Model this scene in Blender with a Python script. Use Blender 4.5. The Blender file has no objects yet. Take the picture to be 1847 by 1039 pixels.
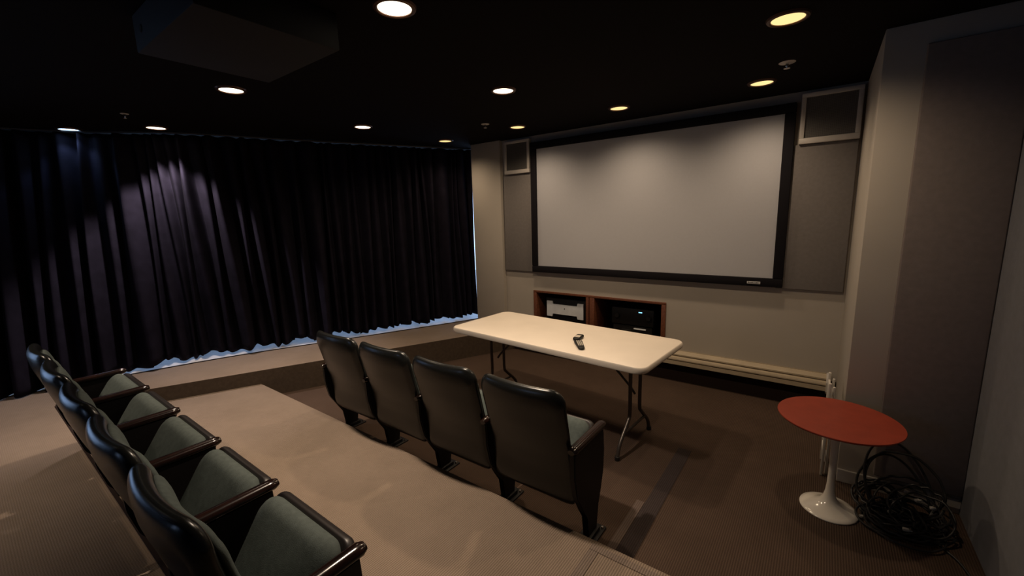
import bpy, bmesh, math, random
from mathutils import Vector, Matrix
random.seed(7)
S = bpy.context.scene
COL = S.collection
PI = math.pi

# ------------------------------------------------------------------ camera
EYE = 1.72
cd = bpy.data.cameras.new('camera')
cam = bpy.data.objects.new('camera', cd); COL.objects.link(cam)
R = Matrix(((0.8050370, -0.0772274, 0.5881763),
            (0.5925626, 0.1515097, -0.7911475),
            (-0.0280162, 0.9854343, 0.1677330)))
cam.matrix_world = Matrix.Translation((0, 0, EYE)) @ R.to_4x4()
cd.sensor_fit = 'HORIZONTAL'; cd.sensor_width = 36.0
cd.lens = 754.0 / 1847.0 * 36.0
cd.clip_start = 0.02; cd.clip_end = 200
S.camera = cam

# ------------------------------------------------------------------ world (overcast blue daylight outside the windows)
w = bpy.data.worlds.new('world'); S.world = w; w.use_nodes = True
bg = w.node_tree.nodes['Background']
bg.inputs[0].default_value = (0.40, 0.60, 1.0, 1); bg.inputs[1].default_value = 2.8
S.view_settings.view_transform = 'Standard'; S.view_settings.look = 'None'
S.view_settings.gamma = 1; S.view_settings.use_curve_mapping = False
S.view_settings.exposure = 0.0

WARM = (1.0, 0.745, 0.50); WARM2 = (1.0, 0.79, 0.60)
DL_POWER = 34.0
# (x, y, power factor, beam colour, lens radiance)
H = 2.655
LIGHTS = [
    (-3.77, 3.80, 0.55, WARM, 'row by the screen, nearest the curtain'),
    (-2.67, 3.77, 0.80, WARM, ''), (-1.55, 3.76, 0.80, WARM, ''), (-0.45, 3.79, 0.70, WARM, ''),
    (-3.79, 2.67, 0.80, WARM, ''), (-2.00, 2.65, 1.90, WARM, ''), (-0.22, 2.65, 0.90, WARM, ''),
    (-5.18, 1.37, 4.0, (1.0, 0.85, 0.82), ''), (-3.41, 1.36, 5.2, WARM2, ''), (-1.61, 1.35, 5.4, WARM2, ''),
    (-5.80, 0.87, 0.12, (0.42, 0.62, 1.0), 'blue'),
    (-3.90, -0.60, 3.4, WARM2, ''),
]

def area(name, loc, rot, sx, sy, power, col):
    l = bpy.data.lights.new(name, 'AREA'); l.shape = 'RECTANGLE'; l.size = sx; l.size_y = sy
    l.energy = power; l.color = col
    o = bpy.data.objects.new(name, l); COL.objects.link(o); o.location = loc; o.rotation_euler = rot
    return o
# added cool fill light, out of view behind the camera on the left
area('rear_cool_fill', (-3.0, -3.15, 1.7), (PI/2, 0, 0), 0.6, 0.7, 3.0, (0.45, 0.62, 1.0))

# ------------------------------------------------------------------ materials
def mat(name, col, rough=0.6, metal=0.0, spec=0.5, noise=None, bump=None, coat=0, sheen=0, emis=None, estr=0, col2=None):
    m = bpy.data.materials.new(name); m.use_nodes = True
    nt = m.node_tree; b = nt.nodes['Principled BSDF']
    b.inputs['Base Color'].default_value = (*col, 1)
    b.inputs['Roughness'].default_value = rough; b.inputs['Metallic'].default_value = metal
    b.inputs['Specular IOR Level'].default_value = spec
    if coat: b.inputs['Coat Weight'].default_value = coat; b.inputs['Coat Roughness'].default_value = 0.12
    if sheen:
        b.inputs['Sheen Weight'].default_value = sheen
    if emis:
        b.inputs['Emission Color'].default_value = (*emis, 1); b.inputs['Emission Strength'].default_value = estr
    tc = None
    if noise or bump:
        tc = nt.nodes.new('ShaderNodeTexCoord')
    if noise:
        n = nt.nodes.new('ShaderNodeTexNoise'); n.inputs['Scale'].default_value = noise[0]; n.inputs['Detail'].default_value = 5
        nt.links.new(tc.outputs['Object'], n.inputs['Vector'])
        r = nt.nodes.new('ShaderNodeValToRGB')
        a = noise[1]; c2 = col2 or tuple(min(1, c * (1 + a)) for c in col)
        r.color_ramp.elements[0].color = (*[c * (1 - a) for c in col], 1); r.color_ramp.elements[0].position = 0.3
        r.color_ramp.elements[1].color = (*c2, 1); r.color_ramp.elements[1].position = 0.7
        nt.links.new(n.outputs[0], r.inputs[0]); nt.links.new(r.outputs[0], b.inputs['Base Color'])
    if bump:
        n = nt.nodes.new('ShaderNodeTexNoise'); n.inputs['Scale'].default_value = bump[0]; n.inputs['Detail'].default_value = 4
        nt.links.new(tc.outputs['Object'], n.inputs['Vector'])
        bp = nt.nodes.new('ShaderNodeBump'); bp.inputs['Strength'].default_value = bump[1]; bp.inputs['Distance'].default_value = bump[2]
        nt.links.new(n.outputs[0], bp.inputs['Height']); nt.links.new(bp.outputs[0], b.inputs['Normal'])
    return m

def carpet(name, ca, cb, contrast=1.0):
    m = bpy.data.materials.new(name); m.use_nodes = True
    nt = m.node_tree; N = nt.nodes; L = nt.links; b = N['Principled BSDF']
    b.inputs['Roughness'].default_value = 0.95; b.inputs['Specular IOR Level'].default_value = 0.1
    tc = N.new('ShaderNodeTexCoord')
    sep = N.new('ShaderNodeSeparateXYZ'); L.new(tc.outputs['Object'], sep.inputs[0])
    # ribs running towards the screen, pitch about 11 mm
    wv = N.new('ShaderNodeTexWave'); wv.wave_type = 'BANDS'; wv.bands_direction = 'X'
    wv.inputs['Scale'].default_value = 2 * PI / 20 / 0.011 ; wv.inputs['Distortion'].default_value = 0.6
    wv.inputs['Detail'].default_value = 1; wv.inputs['Detail Scale'].default_value = 3
    L.new(tc.outputs['Object'], wv.inputs['Vector'])
    wy = N.new('ShaderNodeTexWave'); wy.wave_type = 'BANDS'; wy.bands_direction = 'Y'
    wy.inputs['Scale'].default_value = 2 * PI / 20 / 0.009; wy.inputs['Distortion'].default_value = 1.0
    L.new(tc.outputs['Object'], wy.inputs['Vector'])
    mul = N.new('ShaderNodeMath'); mul.operation = 'MULTIPLY_ADD'; mul.inputs[1].default_value = 0.35
    L.new(wy.outputs['Fac'], mul.inputs[0]); L.new(wv.outputs['Fac'], mul.inputs[2])
    ns = N.new('ShaderNodeTexNoise'); ns.inputs['Scale'].default_value = 1.7; ns.inputs['Detail'].default_value = 8; ns.inputs['Roughness'].default_value = 0.7
    L.new(tc.outputs['Object'], ns.inputs['Vector'])
    r = N.new('ShaderNodeValToRGB'); r.color_ramp.elements[0].color = (*ca, 1); r.color_ramp.elements[1].color = (*cb, 1)
    r.color_ramp.elements[0].position = 0.3; r.color_ramp.elements[1].position = 0.72
    L.new(ns.outputs[0], r.inputs[0])
    r2 = N.new('ShaderNodeValToRGB'); r2.color_ramp.elements[0].color = (1 - .45 * contrast,) * 3 + (1,); r2.color_ramp.elements[0].position = 0.15
    r2.color_ramp.elements[1].color = (1.1, 1.1, 1.1, 1); r2.color_ramp.elements[1].position = 0.9
    L.new(mul.outputs[0], r2.inputs[0])
    mx = N.new('ShaderNodeMix'); mx.data_type = 'RGBA'; mx.blend_type = 'MULTIPLY'; mx.inputs[0].default_value = 1
    L.new(r.outputs[0], mx.inputs[6]); L.new(r2.outputs[0], mx.inputs[7]); L.new(mx.outputs[2], b.inputs['Base Color'])
    bp = N.new('ShaderNodeBump'); bp.inputs['Strength'].default_value = 0.6; bp.inputs['Distance'].default_value = 0.003
    L.new(mul.outputs[0], bp.inputs['Height']); L.new(bp.outputs[0], b.inputs['Normal'])
    return m

def grille_mat(name, c, hole, pitch):
    m = bpy.data.materials.new(name); m.use_nodes = True
    nt = m.node_tree; N = nt.nodes; L = nt.links; b = N['Principled BSDF']; b.inputs['Roughness'].default_value = 0.6
    tc = N.new('ShaderNodeTexCoord')
    w1 = N.new('ShaderNodeTexWave'); w1.bands_direction = 'X'; w1.inputs['Scale'].default_value = PI / 10 / pitch
    w2 = N.new('ShaderNodeTexWave'); w2.bands_direction = 'Z'; w2.inputs['Scale'].default_value = PI / 10 / pitch
    for q in (w1, w2): L.new(tc.outputs['Object'], q.inputs['Vector'])
    mu = N.new('ShaderNodeMath'); mu.operation = 'MULTIPLY'; L.new(w1.outputs['Fac'], mu.inputs[0]); L.new(w2.outputs['Fac'], mu.inputs[1])
    r = N.new('ShaderNodeValToRGB'); r.color_ramp.elements[0].color = (*c, 1); r.color_ramp.elements[1].color = (*hole, 1)
    L.new(mu.outputs[0], r.inputs[0]); L.new(r.outputs[0], b.inputs['Base Color'])
    return m

def wood(name, c1, c2, rough=0.35, scale=6):
    m = bpy.data.materials.new(name); m.use_nodes = True
    nt = m.node_tree; N = nt.nodes; L = nt.links; b = N['Principled BSDF']; b.inputs['Roughness'].default_value = rough
    tc = N.new('ShaderNodeTexCoord'); mp = N.new('ShaderNodeMapping'); mp.inputs['Scale'].default_value = (scale * 4, scale, scale * 4)
    L.new(tc.outputs['Object'], mp.inputs[0])
    n = N.new('ShaderNodeTexNoise'); n.inputs['Scale'].default_value = 3; n.inputs['Detail'].default_value = 6; L.new(mp.outputs[0], n.inputs['Vector'])
    r = N.new('ShaderNodeValToRGB'); r.color_ramp.elements[0].color = (*c1, 1); r.color_ramp.elements[1].color = (*c2, 1)
    r.color_ramp.elements[0].position = .35; r.color_ramp.elements[1].position = .65
    L.new(n.outputs[0], r.inputs[0]); L.new(r.outputs[0], b.inputs['Base Color'])
    return m

M = {}
M['carpet'] = carpet('carpet_tan', (0.205, 0.158, 0.120), (0.262, 0.203, 0.156), 0.7)
M['carpet_floor'] = carpet('carpet_brown', (0.063, 0.042, 0.031), (0.084, 0.056, 0.042), 0.6)
M['carpet_pale'] = carpet('carpet_pale_inlay', (0.105, 0.078, 0.066), (0.13, 0.098, 0.084), 0.6)
M['carpet_seam'] = carpet('carpet_seam', (0.165, 0.128, 0.104), (0.21, 0.165, 0.135), 0.9)
M['carpet_dark'] = carpet('carpet_dark_inlay', (0.042, 0.032, 0.031), (0.055, 0.043, 0.042), 0.6)
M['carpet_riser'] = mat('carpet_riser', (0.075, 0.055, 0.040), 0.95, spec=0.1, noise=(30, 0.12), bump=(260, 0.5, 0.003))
M['wall'] = mat('wall_paint', (0.45, 0.412, 0.365), 0.85, noise=(2.0, 0.04), bump=(220, 0.15, 0.002))
M['wall_dark'] = mat('wall_rear_dark', (0.06, 0.055, 0.06), 0.9)
M['ceiling'] = mat('ceiling_black', (0.007, 0.0055, 0.006), 0.95, spec=0.1, bump=(90, 0.3, 0.004))
M['fabric_panel'] = mat('acoustic_fabric', (0.20, 0.185, 0.18), 0.95, spec=0.15, noise=(40, 0.06), bump=(350, 0.4, 0.002))
M['fabric_right'] = mat('acoustic_fabric_brown', (0.24, 0.205, 0.195), 0.95, spec=0.15, noise=(30, 0.06), bump=(350, 0.4, 0.002))
M['wall_right'] = mat('wall_fabric_grey', (0.215, 0.22, 0.24), 0.95, spec=0.1, noise=(25, 0.05), bump=(300, 0.3, 0.002))
M['dark_strip'] = mat('dark_strip_brown', (0.022, 0.014, 0.012), 0.9, spec=0.1)
M['curtain'] = mat('curtain_velvet', (0.0105, 0.0090, 0.0160), 0.9, spec=0.08, noise=(8, 0.25), bump=(300, 0.25, 0.002))
M['sheer'] = mat('curtain_lining', (0.25, 0.28, 0.45), 0.8)
M['sill'] = mat('pale_stone_sill', (0.50, 0.47, 0.42), 0.5, noise=(12, 0.1))
M['frame_dark'] = mat('window_aluminium', (0.05, 0.05, 0.055), 0.4, metal=0.7)
M['screen'] = mat('screen_cloth', (0.49, 0.50, 0.545), 0.8, noise=(60, 0.015))
M['velvet'] = mat('black_velvet_frame', (0.010, 0.009, 0.012), 0.85, spec=0.15)
M['badge'] = mat('silver_badge', (0.75, 0.75, 0.75), 0.35, metal=0.4)
M['badge_ink'] = mat('badge_ink', (0.12, 0.12, 0.12), 0.5)
M['white_frame'] = mat('white_paint', (0.55, 0.52, 0.49), 0.5, noise=(15, 0.04))
M['grille'] = grille_mat('speaker_grille', (0.105, 0.098, 0.092), (0.05, 0.046, 0.043), 0.012)
M['rackwood'] = wood('cherry_wood', (0.13, 0.045, 0.025), (0.20, 0.075, 0.04), 0.4)
M['black'] = mat('black_metal', (0.008, 0.008, 0.009), 0.5, spec=0.25, noise=(30, 0.2))
M['matte_black'] = mat('matte_black_cavity', (0.006, 0.006, 0.006), 0.8)
M['silver'] = mat('brushed_silver', (0.78, 0.84, 0.92), 0.4, metal=0.15, noise=(9, 0.10))
M['chrome'] = mat('chrome', (0.75, 0.75, 0.72), 0.18, metal=1.0)
M['led'] = mat('blue_led', (0.1, 0.4, 0.9), 0.4, emis=(0.25, 0.65, 1.0), estr=2.5)
M['heater'] = mat('heater_cream', (0.44, 0.37, 0.27), 0.5, noise=(10, 0.07))
M['tabletop'] = mat('table_plastic', (0.84, 0.76, 0.66), 0.45, noise=(5, 0.03), bump=(260, 0.15, 0.001))
M['steel'] = mat('brown_grey_steel', (0.10, 0.085, 0.075), 0.35, metal=0.6)
M['rubber'] = mat('black_rubber', (0.012, 0.012, 0.012), 0.6)
M['vinyl'] = mat('black_vinyl', (0.0085, 0.009, 0.0085), 0.27, spec=0.42, noise=(20, 0.25), bump=(140, 0.08, 0.0015))
M['seatfab'] = mat('seat_fabric', (0.082, 0.099, 0.093), 0.95, spec=0.15, noise=(45, 0.13), bump=(420, 0.5, 0.002))
M['pan'] = mat('seat_pan_black', (0.016, 0.013, 0.013), 0.40)
M['panel'] = mat('standard_black', (0.006, 0.0045, 0.005), 0.5, spec=0.25)
M['armwood'] = wood('mahogany_arm', (0.007, 0.004, 0.0035), (0.018, 0.007, 0.0055), 0.17)
M['redtop'] = mat('red_laminate', (0.29, 0.042, 0.020), 0.45, noise=(14, 0.10))
M['white_gloss'] = mat('white_enamel', (0.86, 0.82, 0.74), 0.18, coat=0.5)
M['offwhite'] = mat('white_plastic', (0.6, 0.57, 0.52), 0.5)
M['tanwood'] = wood('pale_wood', (0.32, 0.2, 0.11), (0.45, 0.3, 0.17), 0.5)
M['cable'] = mat('cable_black', (0.008, 0.008, 0.009), 0.5)
M['ring'] = mat('bronze_trim', (0.10, 0.05, 0.035), 0.35, metal=0.6)
M['projbox'] = mat('soffit_black', (0.008, 0.0085, 0.012), 0.8)
M['keys'] = mat('grey_keys', (0.55, 0.50, 0.42), 0.5)
def lens_mat(name, c, s): return mat(name, (0.1, 0.1, 0.1), 0.5, emis=c, estr=s)
M['lens_warm'] = lens_mat('lens_warm', (1.0, 0.86, 0.62), 5)
M['lens_yellow'] = lens_mat('lens_yellow', (1.0, 0.72, 0.30), 1.25)
M['lens_blue'] = lens_mat('lens_blue', (0.45, 0.72, 1.0), 7.0)
# clear glass that lets the daylight through
g = bpy.data.materials.new('window_glass'); g.use_nodes = True
nt = g.node_tree; nt.nodes.clear()
out = nt.nodes.new('ShaderNodeOutputMaterial'); tr = nt.nodes.new('ShaderNodeBsdfTransparent'); gl = nt.nodes.new('ShaderNodeBsdfGlossy')
gl.inputs['Roughness'].default_value = 0.02; ms = nt.nodes.new('ShaderNodeMixShader'); ms.inputs[0].default_value = 0.08
nt.links.new(tr.outputs[0], ms.inputs[1]); nt.links.new(gl.outputs[0], ms.inputs[2]); nt.links.new(ms.outputs[0], out.inputs[0])
M['glass'] = g

# ------------------------------------------------------------------ helpers
def tag(o, label=None, cat=None, group=None, kind=None):
    if label: o['label'] = label
    if cat: o['category'] = cat
    if group: o['group'] = group
    if kind: o['kind'] = kind
    return o

def obj(name, bm, m, parent=None, smooth=False, angle=40):
    bmesh.ops.recalc_face_normals(bm, faces=bm.faces[:])
    me = bpy.data.meshes.new(name); bm.to_mesh(me); bm.free()
    if isinstance(m, (list, tuple)):
        for q in m: me.materials.append(q)
    else: me.materials.append(m)
    o = bpy.data.objects.new(name, me); COL.objects.link(o)
    if smooth:
        me.polygons.foreach_set('use_smooth', [True] * len(me.polygons))
        if angle < 180:
            me.set_sharp_from_angle(angle=math.radians(angle))
    if parent: o.parent = parent
    return o

SPLIT = {'frame', 'brace', 'cross_bar', 'floor_bolt', 'vent', 'rail', 'display_digits', 'wall_front', 'wall_back', 'wall_corridor_sides', 'baseboard_right'}
def islands(bm):
    left = set(bm.verts); out = []
    while left:
        st = [left.pop()]; comp = set(st)
        while st:
            v = st.pop()
            for e in v.link_edges:
                q = e.other_vert(v)
                if q not in comp: comp.add(q); left.discard(q); st.append(q)
        out.append(comp)
    return out
_obj = obj
def obj(name, bm, m, parent=None, smooth=False, angle=40):
    if name in SPLIT:
        isl = islands(bm)
        if len(isl) > 1:
            first = None
            isl.sort(key=lambda c: min((v.co.x, v.co.z, v.co.y) for v in c))
            for comp in isl:
                b2 = bmesh.new(); mp = {v: b2.verts.new(v.co) for v in comp}
                for f in bm.faces:
                    if f.verts[0] in comp:
                        nf = b2.faces.new([mp[v] for v in f.verts]); nf.material_index = f.material_index
                q = _obj(name, b2, m, parent, smooth, angle)
                if parent is None: q['kind'] = 'structure'
                first = first or q
            bm.free(); return first
    return _obj(name, bm, m, parent, smooth, angle)

def empty(name, loc=(0, 0, 0), rz=0.0, label=None, cat=None, group=None):
    o = bpy.data.objects.new(name, None); COL.objects.link(o); o.location = loc; o.rotation_euler = (0, 0, rz)
    o.empty_display_size = 0.1
    return tag(o, label, cat, group)

def box(bm, x0, x1, y0, y1, z0, z1, bev=0.0, seg=2, mtx=None, mi=0):
    r = bmesh.ops.create_cube(bm, size=1.0)
    vs = r['verts']
    bmesh.ops.scale(bm, vec=(abs(x1 - x0), abs(y1 - y0), abs(z1 - z0)), verts=vs)
    bmesh.ops.translate(bm, vec=((x0 + x1) / 2, (y0 + y1) / 2, (z0 + z1) / 2), verts=vs)
    fs = {f for v in vs for f in v.link_faces}
    for f in fs: f.material_index = mi
    if bev > 0:
        es = list({e for v in vs for e in v.link_edges})
        rr = bmesh.ops.bevel(bm, geom=es, offset=bev, segments=seg, affect='EDGES', profile=0.5)
        vs = list({v for f in rr['faces'] for v in f.verts} | {v for v in vs if v.is_valid})
        for v in vs:
            for f in v.link_faces: f.material_index = mi
    if mtx is not None:
        bmesh.ops.transform(bm, matrix=mtx, verts=vs)
    return vs

def B(*a, **k):
    bm = bmesh.new(); box(bm, *a, **k); return bm

def prism(bm, pts, z0, z1):
    """polygon in xy extruded in z"""
    a = [bm.verts.new((p[0], p[1], z0)) for p in pts]; b = [bm.verts.new((p[0], p[1], z1)) for p in pts]
    n = len(pts)
    bm.faces.new(a[::-1]); bm.faces.new(b)
    for i in range(n): bm.faces.new((a[i], a[(i + 1) % n], b[(i + 1) % n], b[i]))

def prism_x(bm, pts, x0, x1):
    a = [bm.verts.new((x0, p[0], p[1])) for p in pts]; b = [bm.verts.new((x1, p[0], p[1])) for p in pts]
    n = len(pts)
    bm.faces.new(a); bm.faces.new(b[::-1])
    for i in range(n): bm.faces.new((a[i], b[i], b[(i + 1) % n], a[(i + 1) % n]))
    return a + b

def tube(bm, pts, r, seg=10, closed=False, caps=True, squash=None):
    pts = [Vector(p) for p in pts]; n = len(pts)
    rs = r if isinstance(r, (list, tuple)) else [r] * n
    rings = []; up = None
    for i, p in enumerate(pts):
        if closed: t = (pts[(i + 1) % n] - pts[i - 1])
        else: t = pts[min(i + 1, n - 1)] - pts[max(i - 1, 0)]
        if t.length < 1e-9: t = Vector((0, 0, 1))
        t.normalize()
        if up is None: up = Vector((0, 0, 1)) if abs(t.z) < 0.9 else Vector((1, 0, 0))
        a = t.cross(up)
        if a.length < 1e-4: a = t.cross(Vector((0.3, 1, 0.2)))
        a.normalize(); b = a.cross(t).normalized(); up = b
        rings.append([bm.verts.new(p + (a * math.cos(2 * PI * k / seg) + b * math.sin(2 * PI * k / seg)) * rs[i]) for k in range(seg)])
    m = n if closed else n - 1
    for i in range(m):
        A, Bq = rings[i], rings[(i + 1) % n]
        for k in range(seg): bm.faces.new((A[k], A[(k + 1) % seg], Bq[(k + 1) % seg], Bq[k]))
    if caps and not closed:
        bm.faces.new(rings[0][::-1]); bm.faces.new(rings[-1])

def lathe(bm, prof, seg=40, c=(0, 0)):
    rings = []
    for r, z in prof:
        if r < 1e-6: rings.append([bm.verts.new((c[0], c[1], z))])
        else: rings.append([bm.verts.new((c[0] + r * math.cos(2 * PI * k / seg), c[1] + r * math.sin(2 * PI * k / seg), z)) for k in range(seg)])
    for A, Bq in zip(rings, rings[1:]):
        for k in range(seg):
            if len(A) == 1 and len(Bq) == 1: continue
            if len(A) == 1: bm.faces.new((A[0], Bq[(k + 1) % seg], Bq[k]))
            elif len(Bq) == 1: bm.faces.new((A[k], A[(k + 1) % seg], Bq[0]))
            else: bm.faces.new((A[k], A[(k + 1) % seg], Bq[(k + 1) % seg], Bq[k]))

def rrect(w, h, r, rb=None, n=8, side=6):
    """rounded rectangle outline centred on 0; r top corners, rb bottom corners"""
    rb = r if rb is None else rb
    pts = []
    cs = [(w / 2, h / 2, r, 0), (-w / 2, h / 2, r, 90), (-w / 2, -h / 2, rb, 180), (w / 2, -h / 2, rb, 270)]
    for x, y, q, a0 in cs:
        cx = x - math.copysign(q, x); cy = y - math.copysign(q, y)
        for k in range(n + 1):
            a = math.radians(a0 + 90 * k / n); pts.append((cx + q * math.cos(a), cy + q * math.sin(a)))
    out = []
    for i, p in enumerate(pts):           # subdivide long straight sides
        q = pts[(i + 1) % len(pts)]; d = math.hypot(q[0] - p[0], q[1] - p[1])
        out.append(p)
        if d > min(w, h) * 0.15:
            for k in range(1, side * 2): out.append((p[0] + (q[0] - p[0]) * k / (side * 2), p[1] + (q[1] - p[1]) * k / (side * 2)))
    return out

def slab(bm, outline, thick, edge, fmap, rings=9, front=1.0, back=1.0, dome=0.0):
    """soft slab over a 2-D outline; fmap(u, v, d) -> 3-D, d = offset along the slab's normal"""
    n = len(outline)
    size = min(max(p[0] for p in outline), max(p[1] for p in outline))
    fr = [0.0, 0.06, 0.15, 0.3, 0.5, 0.75, 1.0]
    fr = [f * edge / size for f in fr]
    last = fr[-1]
    k = rings
    fr += [last + (1 - last) * (i + 1) / (k + 1) for i in range(k)]
    def prof(f):
        d = f * size
        s = 1.0 if d >= edge else math.sqrt(max(0, 1 - (1 - d / edge) ** 2))
        return s
    levels = {}
    for sgn, amt in ((1, front), (-1, back)):
        rr = []
        for j, f in enumerate(fr):
            if sgn == -1 and j == 0: rr.append(levels[1][0]); continue
            ring = []
            for (u, v) in outline:
                uu, vv = u * (1 - f), v * (1 - f)
                d = sgn * thick / 2 * prof(f) * amt
                if sgn == 1: d += dome * (1 - (1 - f) ** 2)
                ring.append(bm.verts.new(fmap(uu, vv, d)))
            rr.append(ring)
        levels[sgn] = rr
        for A, C2 in zip(rr, rr[1:]):
            for i in range(n):
                q = (A[i], A[(i + 1) % n], C2[(i + 1) % n], C2[i])
                bm.faces.new(q if sgn == 1 else q[::-1])
        d = sgn * thick / 2 * amt + (dome if sgn == 1 else 0)
        c = bm.verts.new(fmap(0, 0, d))
        for i in range(n):
            q = (rr[-1][i], rr[-1][(i + 1) % n], c)
            bm.faces.new(q if sgn == 1 else q[::-1])

def interp(tab, t):
    if t <= tab[0][0]: return tab[0][1:]
    for a, b in zip(tab, tab[1:]):
        if t <= b[0]:
            f = (t - a[0]) / (b[0] - a[0]); return tuple(a[i] + (b[i] - a[i]) * f for i in range(1, len(a)))
    return tab[-1][1:]

def smooth_path(pts, n):
    """Catmull-Rom through 2-D/3-D points, n samples, evenly spaced"""
    P = [Vector(p).to_3d() if len(p) == 3 else Vector((p[0], p[1], 0)) for p in pts]
    P = [P[0] * 2 - P[1]] + P + [P[-1] * 2 - P[-2]]
    dense = []
    for i in range(1, len(P) - 2):
        for k in range(24):
            t = k / 24
            a, b, c, d = P[i - 1], P[i], P[i + 1], P[i + 2]
            dense.append(0.5 * ((2 * b) + (c - a) * t + (2 * a - 5 * b + 4 * c - d) * t * t + (3 * b - a - 3 * c + d) * t ** 3))
    dense.append(P[-2])
    L = [0]
    for a, b in zip(dense, dense[1:]): L.append(L[-1] + (b - a).length)
    out = []; j = 0
    for k in range(n):
        s = L[-1] * k / (n - 1)
        while j < len(L) - 2 and L[j + 1] < s: j += 1
        f = (s - L[j]) / max(1e-9, L[j + 1] - L[j]); out.append(dense[j].lerp(dense[j + 1], f))
    return out

def struct(name, bm, m, parent=None, **k):
    o = obj(name, bm, m, parent, **k)
    if not parent: o['kind'] = 'structure'
    return o

# ------------------------------------------------------------------ the room shell
WALLY = 4.32     # wall behind the screen
RX = 0.74        # right-hand wall
BACK = -3.3
P1, P2 = 0.14, 0.28     # heights of the two seating levels (the window ledge is level with the rear one)
Y1, Y2 = 1.685, 0.355   # front edges of those levels
# line where the window ledge drops to the floor
def ledge_x(y): return -4.133 + (y - 2.266) / 2.0886
L0 = smooth_path([(-3.86, 4.62), (-3.90, 4.50), (-4.09, 4.04), (-4.64, 2.84), (-5.13, 1.80), (-5.42, 0.95), (-5.62, 0.25), (-6.0, -0.6), (-6.6, -1.8), (-7.3, -3.3)], 60)
TOP = smooth_path([(-3.80, 4.66), (-3.93, 4.45), (-4.13, 4.04), (-4.72, 2.84), (-5.25, 1.60), (-5.83, 0.90), (-6.15, 0.25), (-6.6, -0.6), (-7.2, -1.8), (-7.8, -3.3)], 60)

bm = bmesh.new(); prism(bm, [(-5.2, Y1 - 0.02), (RX + .06, Y1 - 0.02), (RX + .06, WALLY + .1), (-5.2, WALLY + .1)], -0.12, 0.0)
floor = struct('floor', bm, M['carpet_floor'])
# platform for the front... seating level that carries the rear row
bm = bmesh.new(); box(bm, -5.4, RX + .06, Y2 - 0.02, Y1, 0.0 - .1, P1, 0.008, 2)
struct('seating_platform', bm, M['carpet'], smooth=True)
bm = bmesh.new(); box(bm, -8.2, RX + .06, BACK, Y2, -0.1, P2, 0.008, 2)
struct('rear_platform', bm, M['carpet'], smooth=True)
# thin dark nosing strip along the rear level's edge
bm = B(-5.0, RX, Y2 - 0.012, Y2 + 0.006, P2 - 0.02, P2 + 0.003, bev=0.003)
struct('trim_1', bm, M['dark_strip'])
# window ledge
yA, yB = Y2 - 0.4, WALLY
bm = bmesh.new()
pts = [(ledge_x(yA), yA), (ledge_x(yB), yB), (-3.6, WALLY + .3), (L0[0].x, L0[0].y + .1)] + [(p.x, p.y) for p in L0 if p.y > yA] 
prism(bm, pts, -0.1, P2 - 0.001)
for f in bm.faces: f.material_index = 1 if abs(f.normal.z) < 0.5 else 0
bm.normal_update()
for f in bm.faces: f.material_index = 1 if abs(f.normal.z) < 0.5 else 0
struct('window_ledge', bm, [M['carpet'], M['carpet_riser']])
# pale stone strip between the carpet and the windows
bm = bmesh.new()
inn = [(p.x, p.y) for p in L0]; nrm = []
for i, p in enumerate(L0):
    t = (L0[min(i + 1, 59)] - L0[max(i - 1, 0)]).normalized(); nrm.append(Vector((t.y, -t.x, 0)))
WOFF = 0.75
out_ = [(p.x - abs(n.x) * WOFF, p.y + abs(n.y) * WOFF) for p, n in zip(L0, nrm)]
prism(bm, inn + out_[::-1], P2 - 0.2, P2 + 0.004)
struct('window_sill', bm, M['sill'])
bm = bmesh.new(); tube(bm, [(x, y, P2 + .003) for x, y in inn], 0.006, 6)
struct('trim_2', bm, M['velvet'])

# ceiling
bm = bmesh.new(); prism(bm, [(-9.5, BACK - .1), (RX + .6, BACK - .1), (RX + .6, 5.4), (-9.5, 5.4)], H, H + 0.1)
struct('ceiling', bm, M['ceiling'])
# wall behind the screen, with the opening of the equipment niche
NX0, NX1, NZ0, NZ1 = -2.87, -1.24, 0.30, 0.806
bm = bmesh.new()
box(bm, -3.30, NX0, WALLY, WALLY + .1, 0, H); box(bm, NX1, 0.30, WALLY, WALLY + .1, 0, H)
box(bm, NX0, NX1, WALLY, WALLY + .1, NZ1, H); box(bm, NX0, NX1, WALLY, WALLY + .1, 0, NZ0)
struct('wall_front', bm, M['wall'])
# pilaster between the wall and the curtain
bm = B(-3.775, -3.30, WALLY - 0.06, 5.3, 0, H, bev=0.006)
struct('wall_pilaster', bm, M['wall'], smooth=True)
# return wall and the wall stub to the right of it
bm = B(0.19, 0.90, 3.168, WALLY + .1, 0, H, bev=0.006)
struct('wall_return', bm, M['wall'], smooth=True)
bm = B(RX, RX + .1, BACK, 3.168, 0, H)
struct('wall_right', bm, M['wall_right'])
bm = bmesh.new()     # rear wall with the doorway on the left
box(bm, -9.0, -3.6, BACK - .1, BACK, 0, H); box(bm, -2.2, RX + .1, BACK - .1, BACK, 0, H); box(bm, -3.6, -2.2, BACK - .1, BACK, 2.45, H)
struct('wall_back', bm, M['wall_dark'])
bm = B(-3.6, -2.2, BACK - 1.3, BACK - 1.2, 0, H); struct('wall_corridor', bm, M['wall'])
bm = bmesh.new(); box(bm, -3.7, -3.6, BACK - 1.3, BACK - .1, 0, H); box(bm, -2.2, -2.1, BACK - 1.3, BACK - .1, 0, H)
struct('wall_corridor_sides', bm, M['wall'])
bm = B(-3.6, -2.2, BACK - 1.3, BACK, 0, P2); struct('floor_corridor', bm, M['carpet'])

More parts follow.
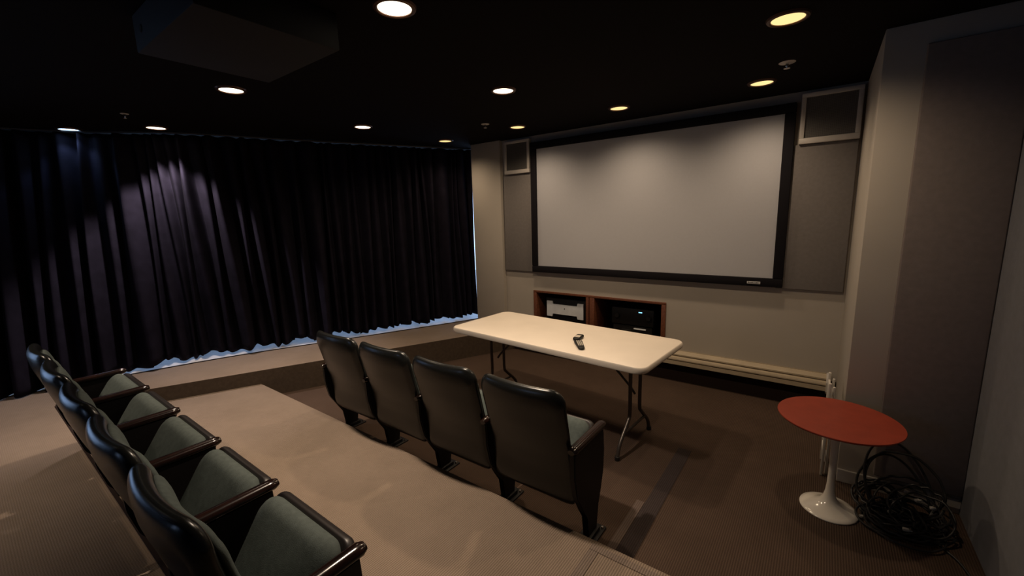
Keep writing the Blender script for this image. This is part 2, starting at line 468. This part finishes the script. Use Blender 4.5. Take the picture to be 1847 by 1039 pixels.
# window wall: frames and panes between mullions, outside the curtain
win = empty('window_1'); win['kind'] = 'structure'
wp = [Vector((x, y, 0)) for x, y in out_]
idx = list(range(0, 60, 6)) + [59]
corner_pts = [wp[i] for i in idx]
for i, p in enumerate(corner_pts):
    bm = B(-0.035, 0.035, -0.04, 0.04, P2, H, bev=0.004)
    t = (corner_pts[min(i + 1, len(corner_pts) - 1)] - corner_pts[max(i - 1, 0)]); a = math.atan2(t.y, t.x)
    bmesh.ops.transform(bm, matrix=Matrix.Translation((p.x, p.y, 0)) @ Matrix.Rotation(a, 4, 'Z'), verts=bm.verts[:])
    obj('mullion', bm, M['frame_dark'], win)
for a, b in zip(corner_pts, corner_pts[1:]):
    d = b - a; ang = math.atan2(d.y, d.x); L = d.length; T = Matrix.Translation((a.x, a.y, 0)) @ Matrix.Rotation(ang, 4, 'Z')
    bm = bmesh.new(); box(bm, 0, L, -0.03, 0.03, P2 + .004, P2 + 0.06, 0.004, mtx=T); box(bm, 0, L, -0.03, 0.03, H - 0.06, H, 0.004, mtx=T)
    obj('rail', bm, M['frame_dark'], win)
    bm = bmesh.new(); box(bm, 0.03, L - 0.03, -0.004, 0.004, P2 + .055, H - 0.055, mtx=T)
    obj('pane', bm, M['glass'], win)
# outside: pale lanai slab below the windows
bm = bmesh.new(); box(bm, -16, -3.9, -6, 12, -0.4, -0.25)
struct('outdoor_slab', bm, M['sill'])

# dark strip along the foot of the front wall, below the heater
bm = B(-3.30, 0.19, WALLY - 0.035, WALLY + .01, 0, 0.26, bev=0.004); struct('wall_front_strip', bm, M['dark_strip'])
# baseboard of the stub wall
bm = bmesh.new(); box(bm, 0.19, RX, 3.155, 3.17, 0, 0.085, 0.004); box(bm, RX - 0.075, RX, 3.148, 3.16, 0.035, 0.08, 0.003)
struct('baseboard_right', bm, M['white_frame'])

# carpet inlays
bm = B(-0.735, -0.645, Y1 + 0.001, 3.0, -0.002, 0.0035); struct('carpet_inlay', bm, M['carpet_dark'])
bm = B(-0.785, -0.738, Y1 + 0.001, 2.27, -0.002, 0.0035); struct('carpet_inlay', bm, M['carpet_pale'])
bm = B(-0.785, -0.738, Y2 + 0.001, Y1 - 0.07, P1 - 0.002, P1 + 0.003); struct('carpet_inlay', bm, M['carpet_seam'])
bm = B(-0.785, RX, Y1 - 0.068, Y1 - 0.03, P1 - 0.002, P1 + 0.003); struct('carpet_inlay', bm, M['carpet_seam'])

# ------------------------------------------------------------------ acoustic panels
def cloth_panel(x0, x1, z0, z1, y1, th, m, label, group=None, n=1):
    t = empty('acoustic_panel', ((x0 + x1) / 2, y1, z0), 0, label, 'wall panel')
    hw = (x1 - x0) / 2
    obj('fabric_face', B(-hw, hw, -th, 0, 0, z1 - z0, bev=0.007, seg=3), m, t, smooth=True)
    return t
cloth_panel(-3.285, -2.82, 1.04, 2.236, WALLY, 0.03, M['fabric_panel'], 'narrow grey fabric panel below the small wall speaker, left of the screen')
cloth_panel(-0.30, 0.172, 1.034, 2.236, WALLY, 0.03, M['fabric_panel'], 'grey fabric panel below the right-hand wall speaker, right of the screen')
cloth_panel(0.36, RX - .001, 0.11, 2.535, 3.168, 0.028, M['fabric_right'], 'tall brownish fabric panel on the wall behind the red round table')

# ------------------------------------------------------------------ wall speakers
def wall_speaker(x0, x1, z0, z1, label):
    cx = (x0 + x1) / 2; w_ = (x1 - x0) / 2; h = z1 - z0
    t = empty('wall_speaker', (cx, WALLY, z0), 0, label, 'speaker')
    f = 0.032
    bm = bmesh.new()
    for a in ((-w_, w_, h - f, h), (-w_, w_, 0, f + .012), (-w_, -w_ + f, f + .012, h - f), (w_ - f, w_, f + .012, h - f)):
        box(bm, a[0], a[1], -0.06, 0.0, a[2], a[3], 0.004)
    obj('frame', bm, M['white_frame'], t, smooth=True)
    obj('grille', B(-w_ + f - .002, w_ - f + .002, -0.045, -0.01, f + .01, h - f + .002, bev=0.003), M['grille'], t)
    return t
wall_speaker(-3.235, -2.865, 2.237, 2.625, 'white framed square wall speaker above the narrow panel left of the screen')
wall_speaker(-0.215, 0.172, 2.237, 2.625, 'white framed square wall speaker at the upper right of the screen')

# ------------------------------------------------------------------ projection screen
sc = empty('projection_screen', (-1.547, WALLY, 1.045), 0, 'large fixed projection screen in a wide black velvet frame', 'projection screen')
SW, SH, SB = 2.60, 1.525, 0.077
for n_, a in (('frame_bar', (-SW / 2, SW / 2, SH - SB, SH)), ('frame_bar', (-SW / 2, SW / 2, 0, SB)),
              ('frame_bar', (-SW / 2, -SW / 2 + SB, SB, SH - SB)), ('frame_bar', (SW / 2 - SB, SW / 2, SB, SH - SB))):
    obj(n_, B(a[0], a[1], -0.065, -0.015, a[2], a[3], bev=0.008, seg=2), M['velvet'], sc, smooth=True)
obj('screen_surface', B(-SW / 2 + SB - .01, SW / 2 - SB + .01, -0.04, -0.02, SB - .01, SH - SB + .01), M['screen'], sc)
bd = obj('maker_badge', B(1.03, 1.135, -0.070, -0.064, 0.022, 0.044, bev=0.003), M['badge'], sc)
bm = bmesh.new()
x = 1.04
for wd, hh in ((.007, .012), (.006, .008), (.009, .008), (.006, .010), (.008, .008), (.007, .008), (.007, .011), (.006, .011)):
    box(bm, x, x + wd, -0.0708, -0.0698, 0.029, 0.029 + hh); x += wd + .0035
obj('lettering', bm, M['badge_ink'], bd)

# ------------------------------------------------------------------ equipment niche: cherry cabinet set in the wall
nc = empty('media_cabinet', ((NX0 + NX1) / 2, WALLY, NZ0), 0, 'built-in cherry wood media cabinet with two open bays behind the folding table', 'cabinet')
hw = (NX1 - NX0) / 2; hh = NZ1 - NZ0; D = 0.42
for nm, a in (('top_board', (-hw, hw, hh - .025, hh)), ('bottom_board', (-hw, hw, 0, .025)),
              ('side_board', (-hw, -hw + .045, .025, hh - .025)), ('side_board', (hw - .045, hw, .025, hh - .025)),
              ('divider', (-0.09, -0.055, .025, hh - .025)), ('divider', (-0.045, 0.015, .025, hh - .025))):
    obj(nm, B(a[0], a[1], -0.012, D, a[2], a[3], bev=0.003), M['rackwood'], nc, smooth=True)
obj('back_board', B(-hw, hw, D, D + .01, 0, hh), M['matte_black'], nc)
# amplifier (left bay)
ax = -2.45 - (NX0 + NX1) / 2
amp = empty('amplifier', (-2.45, WALLY + 0.03, NZ0 + .026), 0, 'black amplifier with a silver faceplate in the left bay of the cabinet', 'amplifier')
obj('body', B(-.27, .27, 0.02, .33, 0, .40, bev=0.004), M['black'], amp, smooth=True)
bm = bmesh.new()
fw, z0_, z1_ = .25, .165, .355
o2 = [(-fw, z0_), (-fw + .075, z0_), (-fw + .085, z0_ + .035), (fw - .085, z0_ + .035), (fw - .075, z0_), (fw, z0_),
      (fw, z1_), (fw - .075, z1_), (fw - .085, z1_ - .035), (-fw + .085, z1_ - .035), (-fw + .075, z1_), (-fw, z1_)]
a_ = [bm.verts.new((p[0], 0.0, p[1])) for p in o2]; b_ = [bm.verts.new((p[0], 0.018, p[1])) for p in o2]
bm.faces.new(a_); bm.faces.new(b_[::-1])
for i in range(12): bm.faces.new((a_[i], b_[i], b_[(i + 1) % 12], a_[(i + 1) % 12]))
fp = obj('faceplate', bm, M['silver'], amp)
bm = bmesh.new(); lathe(bm, [(0, .003), (.006, .003), (.007, 0)], 16); bmesh.ops.transform(bm, matrix=Matrix.Translation((0, 0.0, .275)) @ Matrix.Rotation(PI / 2, 4, 'X'), verts=bm.verts[:])
obj('power_button', bm, M['black'], fp)
bm = bmesh.new()
for zz in (.06, .10): box(bm, -.24, .24, 0.006, 0.02, zz, zz + .012, 0.002)
obj('vent', bm, M['matte_black'], amp)
# receiver and players stacked in the right bay
rcx = -1.62
rec = empty('av_receiver', (rcx, WALLY + 0.06, NZ0 + .20), 0, 'black receiver with a small blue display in the right bay of the cabinet', 'receiver')
obj('body', B(-.23, .23, 0.015, .34, 0, .19, bev=0.004), M['black'], rec, smooth=True)
obj('front_panel', B(-.235, .235, 0, .018, 0.004, .186, bev=0.004), M['black'], rec, smooth=True)
bm = B(0.04, 0.12, -0.003, 0.004, .145, .165, bev=.002); dp = obj('display', bm, M['matte_black'], rec)
bm = bmesh.new()
for k in range(5): box(bm, .075 + k * .008, .080 + k * .008, -0.005, -0.002, .150, .160)
obj('display_digits', bm, M['led'], dp)
for sx in (-.17, .185):
    bm = bmesh.new(); lathe(bm, [(0, .022), (.024, .022), (.027, .018), (.028, 0)], 24)
    bmesh.ops.transform(bm, matrix=Matrix.Translation((sx, 0, .10)) @ Matrix.Rotation(PI / 2, 4, 'X'), verts=bm.verts[:])
    obj('knob', bm, M['black'], rec, smooth=True)
pl = empty('disc_player', (rcx, WALLY + 0.06, NZ0 + .026), 0, 'black disc player with a thin silver strip, below the receiver in the cabinet', 'disc player')
obj('body', B(-.22, .22, 0.01, .30, 0, .165, bev=0.004), M['black'], pl, smooth=True)
obj('silver_strip', B(.02, .155, -0.001, .012, .132, .146, bev=0.002), M['silver'], pl)
obj('disc_tray', B(-.12, -.01, 0.002, .012, .10, .12, bev=0.002), M['matte_black'], pl)

# ------------------------------------------------------------------ baseboard heater
ht = empty('baseboard_heater', (-1.4, WALLY, 0.19), 0, 'long cream baseboard heater along the wall below the screen', 'heater')
x0, x1 = -1.75, 1.52
def hprof(pts, nm, m=M['heater']):
    bm = bmesh.new(); prism_x(bm, pts, x0, x1)
    obj(nm, bm, m, ht)
hprof([(-.01, .13), (-.045, .115), (-.060, .105), (-.060, .092), (-.01, .10)], 'top_hood')
hprof([(-.030, .088), (-.085, .078), (-.092, .062), (-.092, .052), (-.030, .062)], 'louvre')
hprof([(-.070, .046), (-.090, .040), (-.090, .004), (-.082, .0), (-.070, .01)], 'front_panel')
hprof([(-.01, .0), (-.04, .0), (-.04, .03), (-.01, .03)], 'finned_pipe', M['steel'])
hprof([(-.002, -.0), (-.009, -.0), (-.009, .135), (-.002, .135)], 'back_plate')
bm = bmesh.new(); prism_x(bm, [(-.002, -.02), (-.085, -.02), (-.098, 0), (-.098, .08), (-.075, .115), (-.05, .135), (-.002, .14)], x1, x1 + .018)
obj('end_cap', bm, M['white_frame'], ht)

# ------------------------------------------------------------------ ceiling fixtures
def seg_text(i): return i
DL = [
 ('small warm downlight in the screen row, nearest the curtain corner', 0),
 ('warm downlight in the screen row, above the left wall speaker', 1),
 ('warm downlight in the screen row, above the middle of the screen', 2),
 ('yellow downlight in the screen row, nearest the right-hand wall speaker', 3),
 ('warm downlight in the middle row, nearest the curtain', 4),
 ('bright warm downlight above the folding table', 5),
 ('large yellow downlight at the upper right, above the red table', 6),
 ('warm downlight right in front of the curtain, casting an arch of light on it', 7),
 ('bright warm downlight between the boxed soffit and the curtain', 8),
 ('largest bright downlight at the top edge, beside the boxed soffit', 9),
 ('cool blue downlight over the far left end of the curtain', 10),
 ('warm downlight behind the rear row, near the curtain', 11)]
def downlight(i):
    x, y, pf, c, _ = LIGHTS[i]
    t = empty('ceiling_downlight', (x, y, H), 0, DL[i][0], 'downlight', 'recessed downlights in the black ceiling')
    bm = bmesh.new(); lathe(bm, [(.074, -.001), (.074, -.010), (.080, -.014), (.092, -.010), (.097, -.001)], 40)
    obj('trim_ring', bm, M['ring'], t, smooth=True)
    lm = M['lens_blue'] if i in (10, 12) else (M['lens_yellow'] if i in (0, 1, 2, 3, 6) else M['lens_warm'])
    bm = bmesh.new(); lathe(bm, [(0, -.008), (.055, -.0075), (.0735, -.006), (.0735, -.001)], 40)
    obj('lens', bm, lm, t, smooth=True)
    l = bpy.data.lights.new('bulb', 'SPOT'); l.energy = DL_POWER * pf; l.color = c
    l.spot_size = math.radians(88 if i == 7 else 100 if i == 10 else 150 if i < 7 else 96 if i in (8, 9, 11) else 118); l.spot_blend = 0.4 if i in (7, 10) else 1.0; l.shadow_soft_size = 0.02 if i == 12 else 0.04
    o = bpy.data.objects.new('bulb', l); COL.objects.link(o); o.parent = t; o.location = (0, 0, -.03)
for i in range(len(DL)): downlight(i)

def sprinkler(x, y, label, k=1.0):
    t = empty('fire_sprinkler', (x, y, H), 0, label, 'sprinkler')
    bm = bmesh.new(); lathe(bm, [(0, -.003), (.038 * k, -.003), (.042 * k, 0)], 32); obj('ceiling_plate', bm, M['white_frame'], t, smooth=True)
    bm = bmesh.new(); lathe(bm, [(.010, 0), (.010, -.02), (.006, -.022), (.004, -.034), (0, -.034)], 16); obj('sprinkler_body', bm, M['chrome'], t, smooth=True)
    bm = bmesh.new(); lathe(bm, [(0, -.034), (.016 * k, -.035), (.016 * k, -.037), (0, -.037)], 24); obj('deflector', bm, M['white_frame'], t, smooth=True)
sprinkler(-0.27, 3.42, 'white fire sprinkler between the two yellow downlights on the right', 1.15)
sprinkler(-2.845, 3.45, 'white fire sprinkler beside the downlights nearest the left wall speaker')
sprinkler(-4.75, 1.06, 'small dark fire sprinkler between the blue downlight and the boxed soffit', 0.7)

# boxed soffit under the ceiling
sf = empty('projector_housing', (-2.2, 0.94, H), 0, 'black boxed projector housing hanging below the ceiling, upper left', 'projector housing')
obj('housing', B(-.365, .34, -.285, .283, -.157, 0, bev=0.006), M['projbox'], sf, smooth=True)
bm = bmesh.new(); lathe(bm, [(0, .004), (.014, .004), (.018, 0)], 20)
bmesh.ops.transform(bm, matrix=Matrix.Translation((-.26, -.285, -.08)) @ Matrix.Rotation(PI / 2, 4, 'X'), verts=bm.verts[:])
obj('lens_port', bm, M['matte_black'], sf)

# ------------------------------------------------------------------ curtain
NX = 1500; NZc = 36
Lf = [(p.x, p.y) for p in L0 if 4.20 > p.y > -0.8]; Tf = [(p.x, p.y) for p in TOP if 4.25 > p.y > -0.8]
P_ = smooth_path([(-3.905, 4.44)] + Lf, NX); T_ = smooth_path([(-3.893, 4.455)] + Tf, NX)
rng = random.Random(5)
s = 0; ph = []; amps = []
Ltot = sum((b - a).length for a, b in zip(T_, T_[1:]))
# irregular pleats
pleats = []; u = 0
while u < Ltot + 1:
    wd = rng.choice([rng.uniform(0.06, 0.12), rng.uniform(0.11, 0.22)]); pleats.append((u, wd, min(1.35, 0.5 + wd * 3.8) * rng.uniform(0.7, 1.15))); u += wd
rng_pow = [rng.uniform(0.55, 1.3) for _ in range(40)]
def pleat(sv, lean):
    sv = sv + lean
    for (u0, wd, am) in pleats:
        if u0 <= sv < u0 + wd:
            f = (sv - u0) / wd
            c = 0.5 - 0.5 * math.cos(2 * PI * f)
            return (c ** rng_pow[int(u0 * 50) % 40]) * am
    return 0
bm = bmesh.new(); grid = []
hemr = [rng.uniform(-0.012, 0.018) for _ in range(200)]
HEM = 0.045
for j in range(NZc + 1):
    v = j / NZc
    row = []
    acc = 0
    for i in range(NX):
        if i: acc += (T_[i] - T_[i - 1]).length
        base = P_[i].lerp(T_[i], v ** 1.3)
        k0, k1 = max(i - 6, 0), min(i + 6, NX - 1)
        t = (P_[k1].lerp(T_[k1], v) - P_[k0].lerp(T_[k0], v)).normalized()
        n = Vector((-t.y, t.x, 0))
        if n.x < 0: n = -n             # towards the room
        am = 0.060 + 0.045 * (1 - v) + 0.012 * math.sin(acc * 3.1)
        wob = 0.05 * (1 - v) * math.sin(acc * 2.3 + 1.0)
        d = (pleat(acc, wob) - 0.5) * am * 1.35 - 0.10 + 0.02 * math.sin(acc * 9 + v * 3) * (1 - v) + 0.012 * math.sin(acc * 31 + v * 2)
        hem = HEM + 0.018 * math.sin(acc * 14) + hemr[int(acc * 9) % 200]
        lf = min(1, max(0, (acc - 3.6) / 0.9)); hem = hem * (1 - lf) + 0.008 * lf
        z0 = P2 + hem; z = z0 + (H - 0.015 - z0) * v
        q = base + n * (d + 0.10 * lf * (1 - v)) + t * 0.015 * math.sin(acc * 23 + v * 4)
        row.append(bm.verts.new((q.x, q.y, z)))
    grid.append(row)
for j in range(NZc):
    for i in range(NX - 1):
        bm.faces.new((grid[j][i], grid[j][i + 1], grid[j + 1][i + 1], grid[j + 1][i]))
cu = obj('curtain', bm, M['curtain'], None, smooth=True, angle=180)
tag(cu, 'floor-length pleated dark navy velvet curtain hanging along the window wall', 'curtain')
md = cu.modifiers.new('thickness', 'SOLIDIFY'); md.thickness = 0.004
# curtain track
bm = bmesh.new(); tube(bm, [(p.x, p.y, H - 0.012) for p in TOP[:57]], 0.011, 8)
tag(obj('curtain_track', bm, M['frame_dark'], None, smooth=True), 'thin dark curtain track fixed to the ceiling above the navy curtain', 'curtain track')

# ------------------------------------------------------------------ theatre seats
PITCH = 0.5555
BACKT = [  # z -> y of the rear shell's centre, thickness
    (0.22, 0.165, 0.034), (0.27, 0.132, 0.036), (0.33, 0.120, 0.038), (0.42, 0.116, 0.038), (0.52, 0.100, 0.040),
    (0.63, 0.072, 0.042), (0.73, 0.048, 0.046), (0.81, 0.030, 0.054), (0.90, 0.024, 0.060)]
def spine(z):
    return interp(BACKT, z)
def back_map(z_mid, off=0.0, cy=0.034, ths=1.0):
    def f(u, v, d):
        z = z_mid + v
        y, th = spine(z)
        y2, _ = spine(z + 0.01); sl = (y2 - y) / 0.01
        n = Vector((0, 1, -sl)).normalized()
        # the shell is bowed: its middle lies further back than its sides
        bow = cy * ((u / 0.25) ** 2 - 0.85) * min(1, max(0.0, (z - 0.34) / 0.35))
        return Vector((u, y + bow, z)) + n * (off + d * th * ths)
    return f
def make_seat_parts(root, left_end=False):
    # backrest shell
    bm = bmesh.new()
    slab(bm, rrect(0.515, 0.680, 0.075, 0.06, n=10), 1.0, 0.040, back_map(0.570), rings=12)
    br = obj('backrest', bm, M['vinyl'], root, smooth=True, angle=180)
    bm = bmesh.new()
    slab(bm, rrect(0.480, 0.53, 0.085, 0.03, n=10), 1.0, 0.050, back_map(0.600, 0.030, ths=0.95), rings=12, back=0.2, dome=0.25)
    obj('back_cushion', bm, M['seatfab'], br, smooth=True, angle=180)
    # tipped-up seat
    ang = math.radians(57)
    ctr = Vector((0, 0.276, 0.436)); dv = Vector((0, math.cos(ang), math.sin(ang))); nn = Vector((0, -math.sin(ang), math.cos(ang)))
    def smap(u, v, d): return ctr + Vector((u, 0, 0)) + dv * v + nn * d
    bm = bmesh.new(); slab(bm, rrect(0.482, 0.400, 0.045, 0.04, n=8), 0.040, 0.010, lambda u, v, d: smap(u, v, d - 0.028), rings=5)
    sp = obj('seat_pan', bm, M['pan'], root, smooth=True, angle=180)
    bm = bmesh.new(); slab(bm, rrect(0.468, 0.388, 0.065, 0.04, n=10), 0.075, 0.040, lambda u, v, d: smap(u, v - 0.004, d + 0.012), rings=10, dome=0.014)
    obj('seat_cushion', bm, M['seatfab'], sp, smooth=True, angle=180)
    bm = bmesh.new(); tube(bm, [(-PITCH / 2 + .012, 0.175, 0.285), (PITCH / 2 - .012, 0.175, 0.285)], 0.012, 12)
    obj('hinge_bar', bm, M['black'], root, smooth=True)
    for sx in ((-1, 1) if left_end else (1,)):
        add_standard(root, sx * PITCH / 2)
def add_standard(root, x):
    pts = [(.055, .583), (.385, .583), (.392, .45), (.388, .33), (.352, .235), (.318, .17), (.308, .03), (.205, .03), (.198, .16),
           (.150, .225), (.085, .33), (.058, .45)]
    bm = bmesh.new(); prism_x(bm, pts, x - .017, x + .017)
    bmesh.ops.bevel(bm, geom=[e for e in bm.edges], offset=0.006, segments=2, affect='EDGES')
    st = obj('arm_standard', bm, M['panel'], root, smooth=True)
    bm = bmesh.new()
    # arm pad: a rounded bar, slightly flattened
    n = 22; ys = [0.045 + (0.41 - 0.045) * k / (n - 1) for k in range(n)]
    rr = []
    for k, yy in enumerate(ys):
        e = min(yy - ys[0], ys[-1] - yy); rr.append(0.027 * math.sqrt(max(0.45, 1 - max(0, 1 - e / 0.012) ** 2)))
    tube(bm, [(0, yy, 0) for yy in ys], rr, 16)
    bmesh.ops.scale(bm, vec=(1, 1, .72), verts=bm.verts[:]); bmesh.ops.translate(bm, vec=(x, 0, .596), verts=bm.verts[:])
    obj('arm_pad', bm, M['armwood'], st, smooth=True)
    bm = bmesh.new(); box(bm, x - .05, x + .05, .14, .36, .0, .010, .003); box(bm, x - .03, x + .03, .195, .32, .010, .034, .004)
    obj('foot_plate', bm, M['black'], st, smooth=True)
    bm = bmesh.new()
    for yy in (.165, .338):
        for sx in (-.034, .034):
            lathe(bm, [(0, .020), (.006, .020), (.008, .016), (.008, .009)], 10, c=(x + sx, yy))
    obj('floor_bolt', bm, M['chrome'], st, smooth=True)

def copy_tree(o, parent=None, skip=()):
    c = o.copy(); COL.objects.link(c); c.parent = parent
    for ch in list(o.children):
        copy_tree(ch, c)
    return c

end = empty('theatre_seat'); make_seat_parts(end, True)
mid = empty('theatre_seat'); make_seat_parts(mid, False)
FY = 1.586; RY = 0.218
front_lab = ['front row theatre seat farthest left, nearest the carpeted window ledge',
             'front row theatre seat, second from the window ledge',
             'front row theatre seat, second from the carpet stripe, with the folding table before it',
             'front row theatre seat at the aisle end, beside the dark carpet stripe']
for i in range(4):
    o = end if i == 0 else mid if i == 1 else copy_tree(mid)
    o.location = (-1.1675 - (3 - i) * PITCH, FY, 0.0)
    tag(o, front_lab[i], 'theatre seat', 'front row of folding theatre seats')
    if i == 0: o_end = o
rear_lab = ['rear row theatre seat farthest from the viewer, against the curtain',
            'rear row theatre seat, second from the curtain',
            'rear row theatre seat in the middle of the five',
            'rear row theatre seat, second nearest the viewer',
            'rear row theatre seat nearest the viewer, with a thick mahogany end armrest']
for i in range(5):
    o = copy_tree(end) if i == 0 else copy_tree(mid)
    o.location = (-1.34 - (4 - i) * 0.562, RY, P1)
    tag(o, rear_lab[i], 'theatre seat', 'rear row of folding theatre seats')

# ------------------------------------------------------------------ folding table
tb = empty('folding_table', (-1.715, 2.925, 0), math.radians(-4.3), 'long cream plastic-topped folding table on dark steel legs in front of the screen', 'table')
bm = bmesh.new()
out2 = rrect(1.83, 0.765, 0.075, n=10)
slab(bm, out2, 0.045, 0.005, lambda u, v, d: Vector((u, v, 0.7325 + d)), rings=3)
obj('tabletop', bm, M['tabletop'], tb, smooth=True, angle=28)
for sy in (-.26, .26):
    obj('apron_rail', B(-.80, .80, sy - .012, sy + .012, 0.675, 0.711, bev=0.004), M['steel'], tb, smooth=True)
for sx in (-1, 1):
    lx = sx * 0.69
    for sg in (-1, 1):
        pts = smooth_path([(lx, sg * .285, .70), (lx, sg * .20, .70), (lx, sg * .115, .695), (lx, sg * .085, .655), (lx, sg * .085, .50), (lx, sg * .085, .28),
                           (lx, sg * .115, .225), (lx, sg * .215, .13), (lx, sg * .255, .075), (lx, sg * .275, .012)], 60)
        bm = bmesh.new(); tube(bm, pts, 0.0135, 12)
        lg = obj('leg', bm, M['steel'], tb, smooth=True)
        bm = bmesh.new(); lathe(bm, [(0, 0), (.017, 0), (.019, .006), (.018, .03), (.0145, .032)], 20, c=(lx, sg * .275))
        obj('foot_cap', bm, M['rubber'], lg, smooth=True)
    bm = bmesh.new(); tube(bm, [(lx, -.19, .155), (lx, .19, .155)], 0.010, 10); pass
    obj('cross_bar', bm, M['steel'], tb, smooth=True)
    bm = bmesh.new(); tube(bm, smooth_path([(lx, 0, .40), (lx - sx * .06, 0, .47), (lx - sx * .30, 0, .69)], 20), 0.009, 10); tube(bm, [(lx - sx * .30, -.25, .69), (lx - sx * .30, .25, .69)], 0.009, 8)
    obj('brace', bm, M['steel'], tb, smooth=True)

# remotes on the table
TZ = 0.755
rm = empty('remote_control', (-1.393, 2.700, TZ), math.radians(36), 'slim black remote control with pale keys lying on the folding table', 'remote control')
bm = bmesh.new(); slab(bm, rrect(0.056, 0.20, 0.02, 0.026, n=6), 0.022, 0.008, lambda u, v, d: Vector((u * (1 + .18 * v / .1), v, .011 + d)), rings=2)
obj('case', bm, M['black'], rm, smooth=True)
bm = bmesh.new()
for r_ in range(6):
    for c_ in range(3):
        box(bm, -.018 + c_ * .0135, -.008 + c_ * .0135, -.05 + r_ * .021, -.037 + r_ * .021, .0215, .0245, .001, 1)
obj('keys', bm, M['keys'], rm)
rm2 = empty('remote_control', (-1.487, 2.858, TZ), math.radians(8), 'small black handset lying just beyond the slim remote on the folding table', 'remote control')
bm = bmesh.new(); slab(bm, rrect(0.058, 0.125, 0.014, 0.02, n=6), 0.026, 0.008, lambda u, v, d: Vector((u, v, .013 + d + .03 * max(0, v) )), rings=2)
obj('case', bm, M['black'], rm2, smooth=True)
obj('display', B(-.02, .02, -.035, .02, .024, .0275, bev=.001), M['keys'], rm2)

# ------------------------------------------------------------------ red round tulip table
tt = empty('side_table', (0.148, 2.815, 0), 0, 'round red-topped side table on a white tulip pedestal in the right corner', 'table')
bm = bmesh.new(); lathe(bm, [(0, .545), (.262, .545), (.280, .553), (.285, .560), (.2835, .564), (0, .565)], 72)
obj('tabletop', bm, M['redtop'], tt, smooth=True, angle=35)
bm = bmesh.new()
lathe(bm, [(0, .0), (.136, .0), (.139, .004), (.137, .009), (.118, .016), (.090, .026), (.064, .040), (.043, .058), (.030, .082), (.0225, .115), (.0185, .165),
           (.0170, .24), (.0175, .33), (.0205, .42), (.028, .485), (.045, .520), (.075, .538), (.10, .545), (0, .545)], 64)
obj('pedestal', bm, M['white_gloss'], tt, smooth=True, angle=60)

# ------------------------------------------------------------------ folded white stand leaning edge-on beside the corner
fc = empty('folding_stand', (0.125, 3.29, 0), 0, 'narrow folded white stand with a tan slat, seen edge-on behind the red table', 'stand')
for sy in (-.11, .11):
    bm = bmesh.new(); box(bm, -.020, -.004, sy - .012, sy + .012, 0, .63, .004)
    obj('leg', bm, M['offwhite'], fc, smooth=True)
    bm = bmesh.new(); box(bm, .004, .018, sy * .75 - .010, sy * .75 + .010, 0, .60, .004)
    obj('leg', bm, M['offwhite'], fc, smooth=True)
for z in (.12, .56): obj('cross_bar', B(-.018, -.006, -.10, .10, z, z + .025, bev=.003), M['offwhite'], fc)
obj('slat', B(-.002, .016, -.075, .075, .16, .42, bev=.004), M['tanwood'], fc, smooth=True)

# ------------------------------------------------------------------ heap of black cables in the corner
def coil(cx, cy, loops, rx, ry, zb, tilt, seed, hump, r=0.006, tail=None):
    rg = random.Random(seed); pts = []
    n = 26
    for L_ in range(loops):
        kx = rg.uniform(.75, 1.12); ky = rg.uniform(.75, 1.12); ox = rg.uniform(-.035, .035); oy = rg.uniform(-.035, .035)
        hp = hump * rg.uniform(.3, 1.0); a0 = rg.uniform(-.4, .4)
        for k in range(n):
            a = 2 * PI * k / n
            f = 0.5 + 0.5 * math.sin(a + a0)
            x = cx + ox + rx * kx * math.cos(a); y = cy + oy + ry * ky * math.sin(a)
            z = zb + 0.012 * L_ * rg.uniform(.6, 1) + hp * f ** 1.6
            x = min(x, RX - .02); y = min(y, 3.135)
            pts.append((x, y, max(r + .001, z)))
    if tail: pts += tail
    sm = smooth_path(pts, len(pts) * 4)
    bm = bmesh.new(); tube(bm, sm, r, 7)
    return bm
cables = [
    ('thick black cable looped highest against the corner wall', coil(0.46, 2.98, 4, .17, .12, .02, 0, 3, .36, .0065)),
    ('black cable coil lying flat at the front of the cable heap', coil(0.43, 2.84, 7, .125, .105, .008, 0, 8, .05, .0055)),
    ('black cable coil between the white pedestal and the corner', coil(0.39, 2.95, 6, .11, .11, .012, 0, 13, .12, .006)),
    ('black cable coil on the right side of the cable heap', coil(0.52, 2.90, 6, .13, .13, .010, 0, 21, .14, .0055)),
    ('black cable trailing from the heap along the right wall', coil(0.55, 2.90, 2, .11, .11, .012, 0, 30, .03, .0055,
        tail=[(.60, 2.80, .008), (.66, 2.68, .007), (.69, 2.50, .007), (.68, 2.30, .007), (.70, 2.10, .007), (.705, 1.95, .007)])),
    ('black cable with a wide loop reaching out beyond the heap', coil(0.50, 2.82, 2, .16, .13, .008, 0, 41, .04, .005)),
]
plugs = [(.30, 2.82, .012, .3), (.42, 2.88, .055, 1.0), (.47, 2.76, .05, .1), (.54, 3.0, .10, .6), (.50, 3.03, .12, -.5), (.60, 2.98, .09, .2)]
for i, (lab, bm) in enumerate(cables):
    o = obj('cable_coil', bm, M['cable'], None, smooth=True)
    tag(o, lab, 'cable', 'black cables heaped in the corner')
    x, y, z, a = plugs[i]
    bm = bmesh.new(); T = Matrix.Translation((x, y, z)) @ Matrix.Rotation(a, 4, 'Z')
    box(bm, -.013, .013, -.009, .009, -.007, .007, .003, mtx=T)
    for q in (-.004, .004): box(bm, .013, .026, q - .001, q + .001, -.003, .003, mtx=T)
    p = obj('plug', bm, M['offwhite'], o, smooth=True); p['label'] = 'small white plug'
